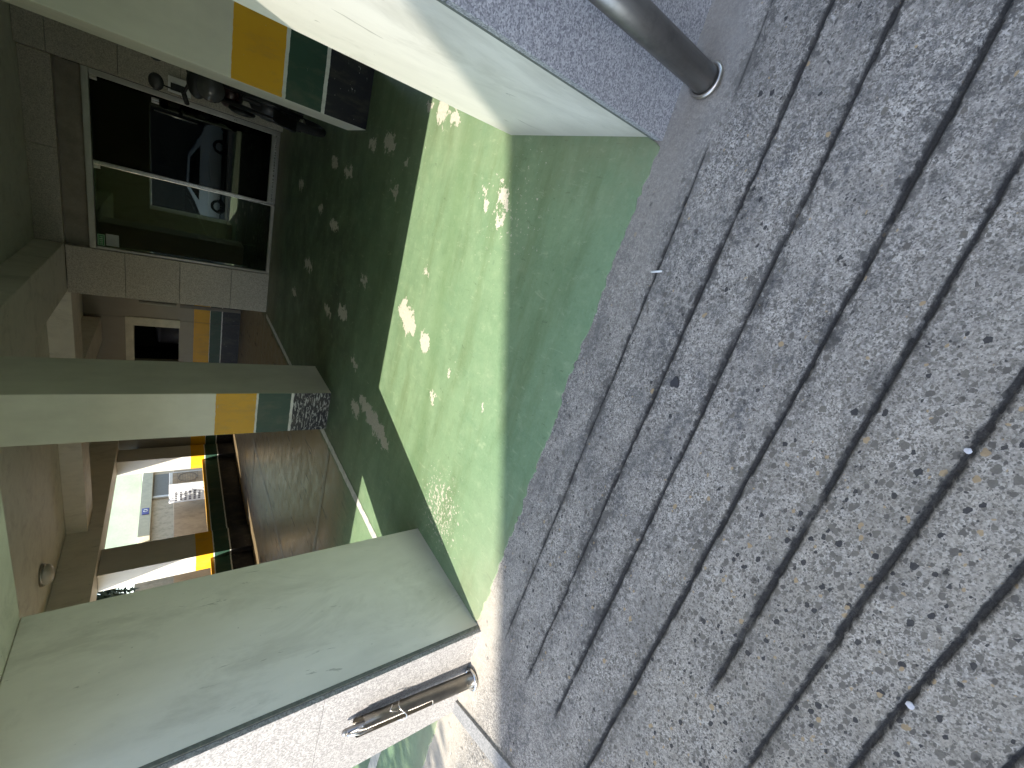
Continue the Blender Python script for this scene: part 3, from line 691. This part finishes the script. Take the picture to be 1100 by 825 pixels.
# ------------------------------------------------------------------ motorcycle behind the right column
def motorcycle():
    t = empty('parked_motorcycle', (.62, 7.3, 0), 'dark motorcycle half hidden behind the clean striped column', 'motorcycle')
    X = .64
    def wheel(y, rr=.275):
        bm = torus(bmesh.new(), (X, y, rr), rr-.05, .05, 'X', 36, 12); wh = obj('wheel', bm, m_rubber, t, True)
        bm = torus(bmesh.new(), (X-.012, y, rr), rr-.095, .012, 'X', 36, 8)
        torus(bm, (X-.02, y, rr), rr-.16, .006, 'X', 30, 6)
        for k in range(5):
            a = 2*math.pi*k/5; tube(bm, [(X-.01, y, rr), (X-.01, y+(rr-.09)*math.cos(a), rr+(rr-.09)*math.sin(a))], .012, 6)
        ball(bm, (X, y, rr), .04, 1.6); obj('rim', bm, m_steel, wh, True)
    wheel(6.62); wheel(7.95)
    bm = bmesh.new()
    for s in (-.075, .075): tube(bm, [(X+s, 6.62, .275), (X+s, 6.95, 1.12)], [.022, .028], 10)
    obj('front_fork', bm, m_black, t, True)
    bm = bmesh.new(); n = 10
    for k in range(n):
        a0, a1 = R(20+k*14), R(20+(k+1)*14)
        P = lambda a, s, r_: (X+s, 6.62+r_*math.cos(math.pi-a)*-1 if False else 6.62-r_*math.cos(a), .275+r_*math.sin(a))
        q = [bm.verts.new(P(a, s, .31)) for a, s in ((a0, -.06), (a0, .06), (a1, .06), (a1, -.06))]; bm.faces.new(q)
    bmesh.ops.solidify(bm, geom=bm.faces[:], thickness=.006); obj('front_fender', bm, m_black, t, True)
    bm = bmesh.new(); tube(bm, [(X-.26, 7.08, 1.39), (X-.16, 6.98, 1.42), (X, 6.95, 1.36), (X+.16, 6.98, 1.42), (X+.26, 7.08, 1.39)], .016, 10)
    hb = obj('handlebar', bm, m_black, t, True)
    for s in (-1, 1):
        obj('grip', tube(bmesh.new(), [(X+s*.27, 7.09, 1.388), (X+s*.16, 6.98, 1.42)], .026, 12), m_rubber, hb, True)
        m_ = obj('mirror', ball(tube(bmesh.new(), [(X+s*.16, 6.97, 1.42), (X+s*.15, 6.98, 1.62)], .008, 8), (X+s*.14, 6.99, 1.66), .085, 1, .3, .8), m_black, hb, True)
    bm = bmesh.new(); ball(bm, (X, 6.86, 1.18), .14, 1, .8, 1); obj('headlight', bm, simple('lamp_lens', (.06, .06, .06), .2), t, True)
    bm = bmesh.new(); ball(bm, (X, 6.92, 1.30), .17, .95, .5, .6); obj('windscreen_cowl', bm, m_black, t, True)
    bm = bmesh.new(); ball(bm, (X, 7.22, .98), .24, .78, 1.35, .62); obj('fuel_tank', bm, simple('dark_red_black_paint', (.03, .012, .012), .3), t, True)
    bm = bmesh.new(); ball(bm, (X, 7.72, .93), .30, .5, 1.25, .28); obj('seat', bm, m_rubber, t, True)
    bm = bmesh.new(); ball(bm, (X, 7.28, .55), .23, .85, 1.1, 1.0); tube(bm, [(X-.14, 7.15, .5), (X-.16, 7.05, .28), (X-.16, 7.6, .26), (X-.17, 8.1, .36)], [.028, .028, .035, .045], 10)
    obj('engine', bm, m_black, t, True)
    bm = bmesh.new(); tube(bm, [(X, 7.0, 1.15), (X, 7.15, .35), (X, 7.55, .3), (X, 7.75, .8), (X, 7.2, .9)], .03, 10); tube(bm, [(X-.09, 7.55, .35), (X-.09, 7.95, .275)], .022); tube(bm, [(X+.09, 7.55, .35), (X+.09, 7.95, .275)], .022)
    obj('frame', bm, m_black, t, True)
    obj('side_stand', tube(bmesh.new(), [(X-.05, 7.45, .3), (X-.2, 7.5, .006)], .012, 8), m_black, t, True)
    bm = bmesh.new(); ball(bm, (X-.14, 6.98, .86), .13, .35, 1, 1.1); obj('fairing', bm, m_black, t, True)
    t.rotation_euler.z = R(-12); t.location = (.62, 7.17, 0)
motorcycle()

# ------------------------------------------------------------------ outside beyond the left windows
m_brownwall = wall_paint('stained_brown_render', (.46, .35, .23), (.17, .12, .08), 1.0, 3)
m_conc = wall_paint('stained_grey_render', (.56, .47, .33), (.10, .085, .06), 1.0, 5)
m_mint = simple('pale_mint_render', (.30, .39, .28), .6, 0, .12, 2)
tag(obj('boundary_wall', B(-10.45, -10.28, 4, 17.5, -.04, 1.43, .012), m_brownwall), 'stained brown boundary wall outside the window, behind the air conditioner', 'wall')
h = empty('neighbour_house', (-12, 14, 0), 'weathered neighbour house with pale mint upper wall and blue plate', 'house')
obj('wall', B(-14.5, -11.4, 11.2, 19.5, -.04, 2.25, .01), m_conc, h)
obj('fascia', B(-11.42, -11.15, 13.15, 19.4, 1.98, 2.26, .01), simple('olive_cream_board', (.52, .48, .33), .6, 0, .12), h)
obj('upper_wall', prism(bmesh.new(), [(-14.6, 15.75), (-11.2, 18.3), (-11.4, 18.56), (-14.8, 16.0)], 'z', 2.35, 6.0), m_mint, h)
wn = obj('window', B(-11.42, -11.36, 15.3, 16.6, 1.55, 1.96, .01), simple('grey_shutter', (.16, .16, .15), .5), h)
obj('window_frame', (lambda bm: (box(bm, -11.39, -11.33, 15.2, 15.295, 1.5, 1.975), bm)[-1])(bmesh.new()), m_white, wn)
pl = obj('blue_plate', B(-11.15, -11.125, 14.15, 14.45, 2.03, 2.2, .006), simple('blue_enamel', (.05, .06, .28), .35, 0, .05), h)
bm = bmesh.new(); torus(bm, (-11.122, 14.3, 2.115), .045, .012, 'X', 18, 6); box(bm, -11.125, -11.119, 14.36, 14.385, 2.07, 2.16); obj('plate_mark', bm, m_white, pl)
obj('downpipe', tube(bmesh.new(), [(-11.3, 12.5, 3.2), (-11.3, 12.4, 2.6), (-11.25, 12.1, 2.3)], .025, 8), m_black, h, True)
h2 = empty('garden_wall_house', (-12, 8.4, 0), 'beige rendered outbuilding wall seen beneath the leafy tree', 'house')
obj('wall', B(-13.5, -11.35, 5.5, 11.15, -.04, 2.05, .01), wall_paint('beige_render', (.52, .44, .36), (.25, .2, .15), .4), h2)
obj('pipe', tube(bmesh.new(), [(-11.3, 10.85, 0), (-11.3, 10.85, 2.1)], .03, 8), simple('brown_pipe', (.16, .11, .08), .6), h2, True)
# air conditioner
ac = empty('air_conditioner', (-9.62, 13.3, 0), 'white outdoor air conditioner unit standing outside the far window', 'air conditioner')
ax0, ax1, ay0, ay1 = -9.97, -9.30, 13.0, 13.62
obj('casing', B(ax0, ax1, ay0, ay1, .12, 1.54, .012), m_white, ac)
m_lv = simple('louvre_shadow_grey', (.12, .12, .13), .6)
for i in range(6):
    for j in range(5): obj('louvre_slot', B(ax0+.07+j*.066, ax0+.118+j*.066, ay0-.006, ay0+.002, .80+i*.11, .855+i*.11), m_lv, ac)
bm = bmesh.new(); torus(bm, (ax1+.004, 13.31, 1.1), .22, .012, 'X', 30, 6)
for k in range(9): box(bm, ax1, ax1+.012, 13.06, 13.56, .86+k*.06, .868+k*.06)
obj('fan_grille', bm, simple('brown_grille', (.20, .17, .14), .5), ac)
obj('front_panel', B(ax1-.002, ax1+.003, ay0+.04, ay1-.04, .72, 1.46), simple('brown_shaded_panel', (.36, .28, .19), .6, 0, .25, 12), ac)  # shade of the white unit's front face painted as brown
obj('seam', B(ax0+.40, ax0+.408, ay0-.004, ay0+.002, .14, 1.52), simple('grey_seam', (.3, .3, .3), .5), ac)
obj('foot', B(ax0+.05, ax0+.15, ay0, ay1, -.04, .118), m_steel_dk, ac); obj('foot', B(ax1-.15, ax1-.05, ay0, ay1, -.04, .118), m_steel_dk, ac)

# ------------------------------------------------------------------ trees
def leaf_mat(name, a, b):
    t = NT(name); oi = t.noise(2.5, 3); f = t.noise(30, 2)
    c = t.mix(t.map(t.math('ADD', t.math('MULTIPLY', oi, .5), t.math('MULTIPLY', f, .5)), .35, .65), a, b)
    m = t.out(c, .5, .4); t.b.inputs['Transmission Weight'].default_value = 0; return m
m_leaf = leaf_mat('leaf_green', (.035, .07, .03), (.10, .16, .07))
m_leaf2 = leaf_mat('leaf_blue_green', (.02, .035, .022), (.055, .085, .05))
m_bark = simple('bark', (.09, .07, .05), .9, 0, .3, 20)
def tree(name, base, crown_c, crad, nleaf, size, label, lm, seed):
    rnd = random.Random(seed)
    t = empty(name, base, label, 'tree')
    bm = bmesh.new(); b0 = Vector(base); cc = Vector(crown_c)
    tube(bm, [b0, b0.lerp(cc, .4)+Vector((.08, -.05, 0)), cc], [.14, .10, .05], 10)
    tips = []
    for k in range(9):
        s = b0.lerp(cc, .45+.06*k); a = k*2.4; e = cc+Vector((math.cos(a)*crad[0]*.7, math.sin(a)*crad[1]*.7, (rnd.random()-.3)*crad[2]))
        tube(bm, [s, s.lerp(e, .5)+Vector((0, 0, .12)), e], [.045, .028, .01], 6); tips.append(e)
    obj('trunk', bm, m_bark, t, True)
    bm = bmesh.new(); cl = tips+[cc+Vector(((rnd.random()*2-1)*crad[0], (rnd.random()*2-1)*crad[1], (rnd.random()*2-1)*crad[2]))*.8 for _ in range(12)]
    for _ in range(nleaf):
        c = rnd.choice(cl); g = Vector((rnd.gauss(0, 1), rnd.gauss(0, 1), rnd.gauss(0, 1)))*.30*min(crad)
        p = c+g; d = Vector((rnd.gauss(0, 1), rnd.gauss(0, 1), rnd.gauss(0, .6))).normalized(); u = d.orthogonal().normalized()
        u = (u+Vector((rnd.gauss(0, .5), rnd.gauss(0, .5), rnd.gauss(0, .5)))).normalized(); s = size*(.6+.8*rnd.random()); v = d.cross(u).normalized()
        q = [p-u*s, p+v*s*.42-u*s*.1, p+u*s, p-v*s*.42-u*s*.1]
        bm.faces.new([bm.verts.new(x) for x in q])
    obj('crown', bm, lm, t)
tree('garden_tree', (-12.2, 8.2, 0), (-11.3, 9.3, 3.0), (.9, 2.0, 1.1), 13000, .085, 'leafy tree above the beige wall outside the left window', m_leaf2, 3)
tree('street_tree', (-7.4, -6.0, -.42), (-6.75, -5.95, 7.35), (1.1, .85, .7), 2100, .085, 'tall street tree behind the camera that dapples the left bay', m_leaf, 5)

# ------------------------------------------------------------------ across the street: the block whose roof shades the apron, and a parked car
def opposite():
    u = n3((1, .44, 0)); nrm = np.array([u[1], -u[0], 0])           # away from us
    e = np.array([-3.5, -8.45, 10.12])
    t = empty('opposite_apartment_block', (float(e[0]), float(e[1])-4, -.4), 'apartment block across the street whose roof shades the apron', 'building')
    bm = bmesh.new(); c = []
    for s, q in ((-11, 0), (13, 0), (13, 9), (-11, 9)):
        p = e+u*s+nrm*q; c.append((float(p[0]), float(p[1])))
    prism(bm, c, 'z', -.45, float(e[2])); obj('wall', bm, wall_paint('opposite_render', (.76, .68, .56)), t)
    pb = [tuple(float(v) for v in (e+u*s_+nrm*q)[:2]) for s_, q in ((-10.99, -.03), (12.99, -.03), (12.99, .02), (-10.99, .02))]
    obj('added_dark_base', prism(bmesh.new(), pb, 'z', -.44, 2.3), simple('added_base_dark', (.06, .056, .05), .6), t)  # unseen dark band added so the door glass reflects something dark
    for z in (4.0, 6.9):
        for k in range(7):
            p = e+u*(-9.6+3.3*k)-nrm*.02; q = p+u*1.7; bm = bmesh.new()
            prism(bm, [(float(p[0]), float(p[1])), (float(q[0]), float(q[1])), (float(q[0]-nrm[0]*.03), float(q[1]-nrm[1]*.03)), (float(p[0]-nrm[0]*.03), float(p[1]-nrm[1]*.03))], 'z', z, z+1.3)
            wn = obj('window', bm, m_frame, t)
            p2 = p+u*.08-nrm*.035; q2 = p2+u*1.54; bm = bmesh.new()
            prism(bm, [(float(p2[0]), float(p2[1])), (float(q2[0]), float(q2[1])), (float(q2[0]-nrm[0]*.006), float(q2[1]-nrm[1]*.006)), (float(p2[0]-nrm[0]*.006), float(p2[1]-nrm[1]*.006))], 'z', z+.08, z+1.22)
            obj('pane', bm, m_black, wn)
opposite()
def car():
    t = empty('parked_car', (-3.0, -3.1, -.40), 'white hatchback parked in the street, mirrored in the door glass', 'car')
    zb = -.40; yb_, yf = -4.0, -2.35; prof = [(-4.9, .25), (-4.95, .55), (-4.85, .85), (-4.3, .98), (-3.5, 1.42), (-2.2, 1.46), (-1.45, 1.0), (-.95, .92), (-.85, .6), (-.85, .25)]
    bm = prism(bmesh.new(), [(x, z+zb) for x, z in prof], 'y', yb_, yf)
    bmesh.ops.bevel(bm, geom=bm.edges[:], offset=.07, segments=3, affect='EDGES')
    obj('body', bm, simple('white_car_paint', (.75, .75, .76), .2, 0, .03), t, True)
    for y in (yf+.004, yb_-.004):
        bm = prism(bmesh.new(), [(-4.0, 1.02+zb), (-3.42, 1.36+zb), (-2.28, 1.39+zb), (-1.75, 1.02+zb)], 'y', y-.003, y+.003); obj('side_window', bm, m_black, t)
    for x in (-4.15, -1.65):
        for y in (yf-.06, yb_+.06):
            bm = torus(bmesh.new(), (x, y, .31+zb), .23, .085, 'Y', 32, 10); wl = obj('wheel', bm, m_rubber, t, True)
            bm = torus(bmesh.new(), (x, y+.03, .31+zb), .2, .02, 'Y', 30, 6)
            for k in range(7):
                a = 2*math.pi*k/7; tube(bm, [(x, y+.05, .31+zb), (x+.19*math.cos(a), y+.05, .31+zb+.19*math.sin(a))], .02, 6)
            obj('rim', bm, m_steel, wl, True)
    for y in (yf-.25, yb_+.25): obj('headlight', ball(bmesh.new(), (-.87, y, .72+zb), .1, .4, 1.6, .8), m_chrome, t, True)
    t.matrix_basis = Matrix.Translation((-4.25, -9.3, 0)) @ Matrix.Rotation(math.pi, 4, 'Z') @ t.matrix_basis
car()
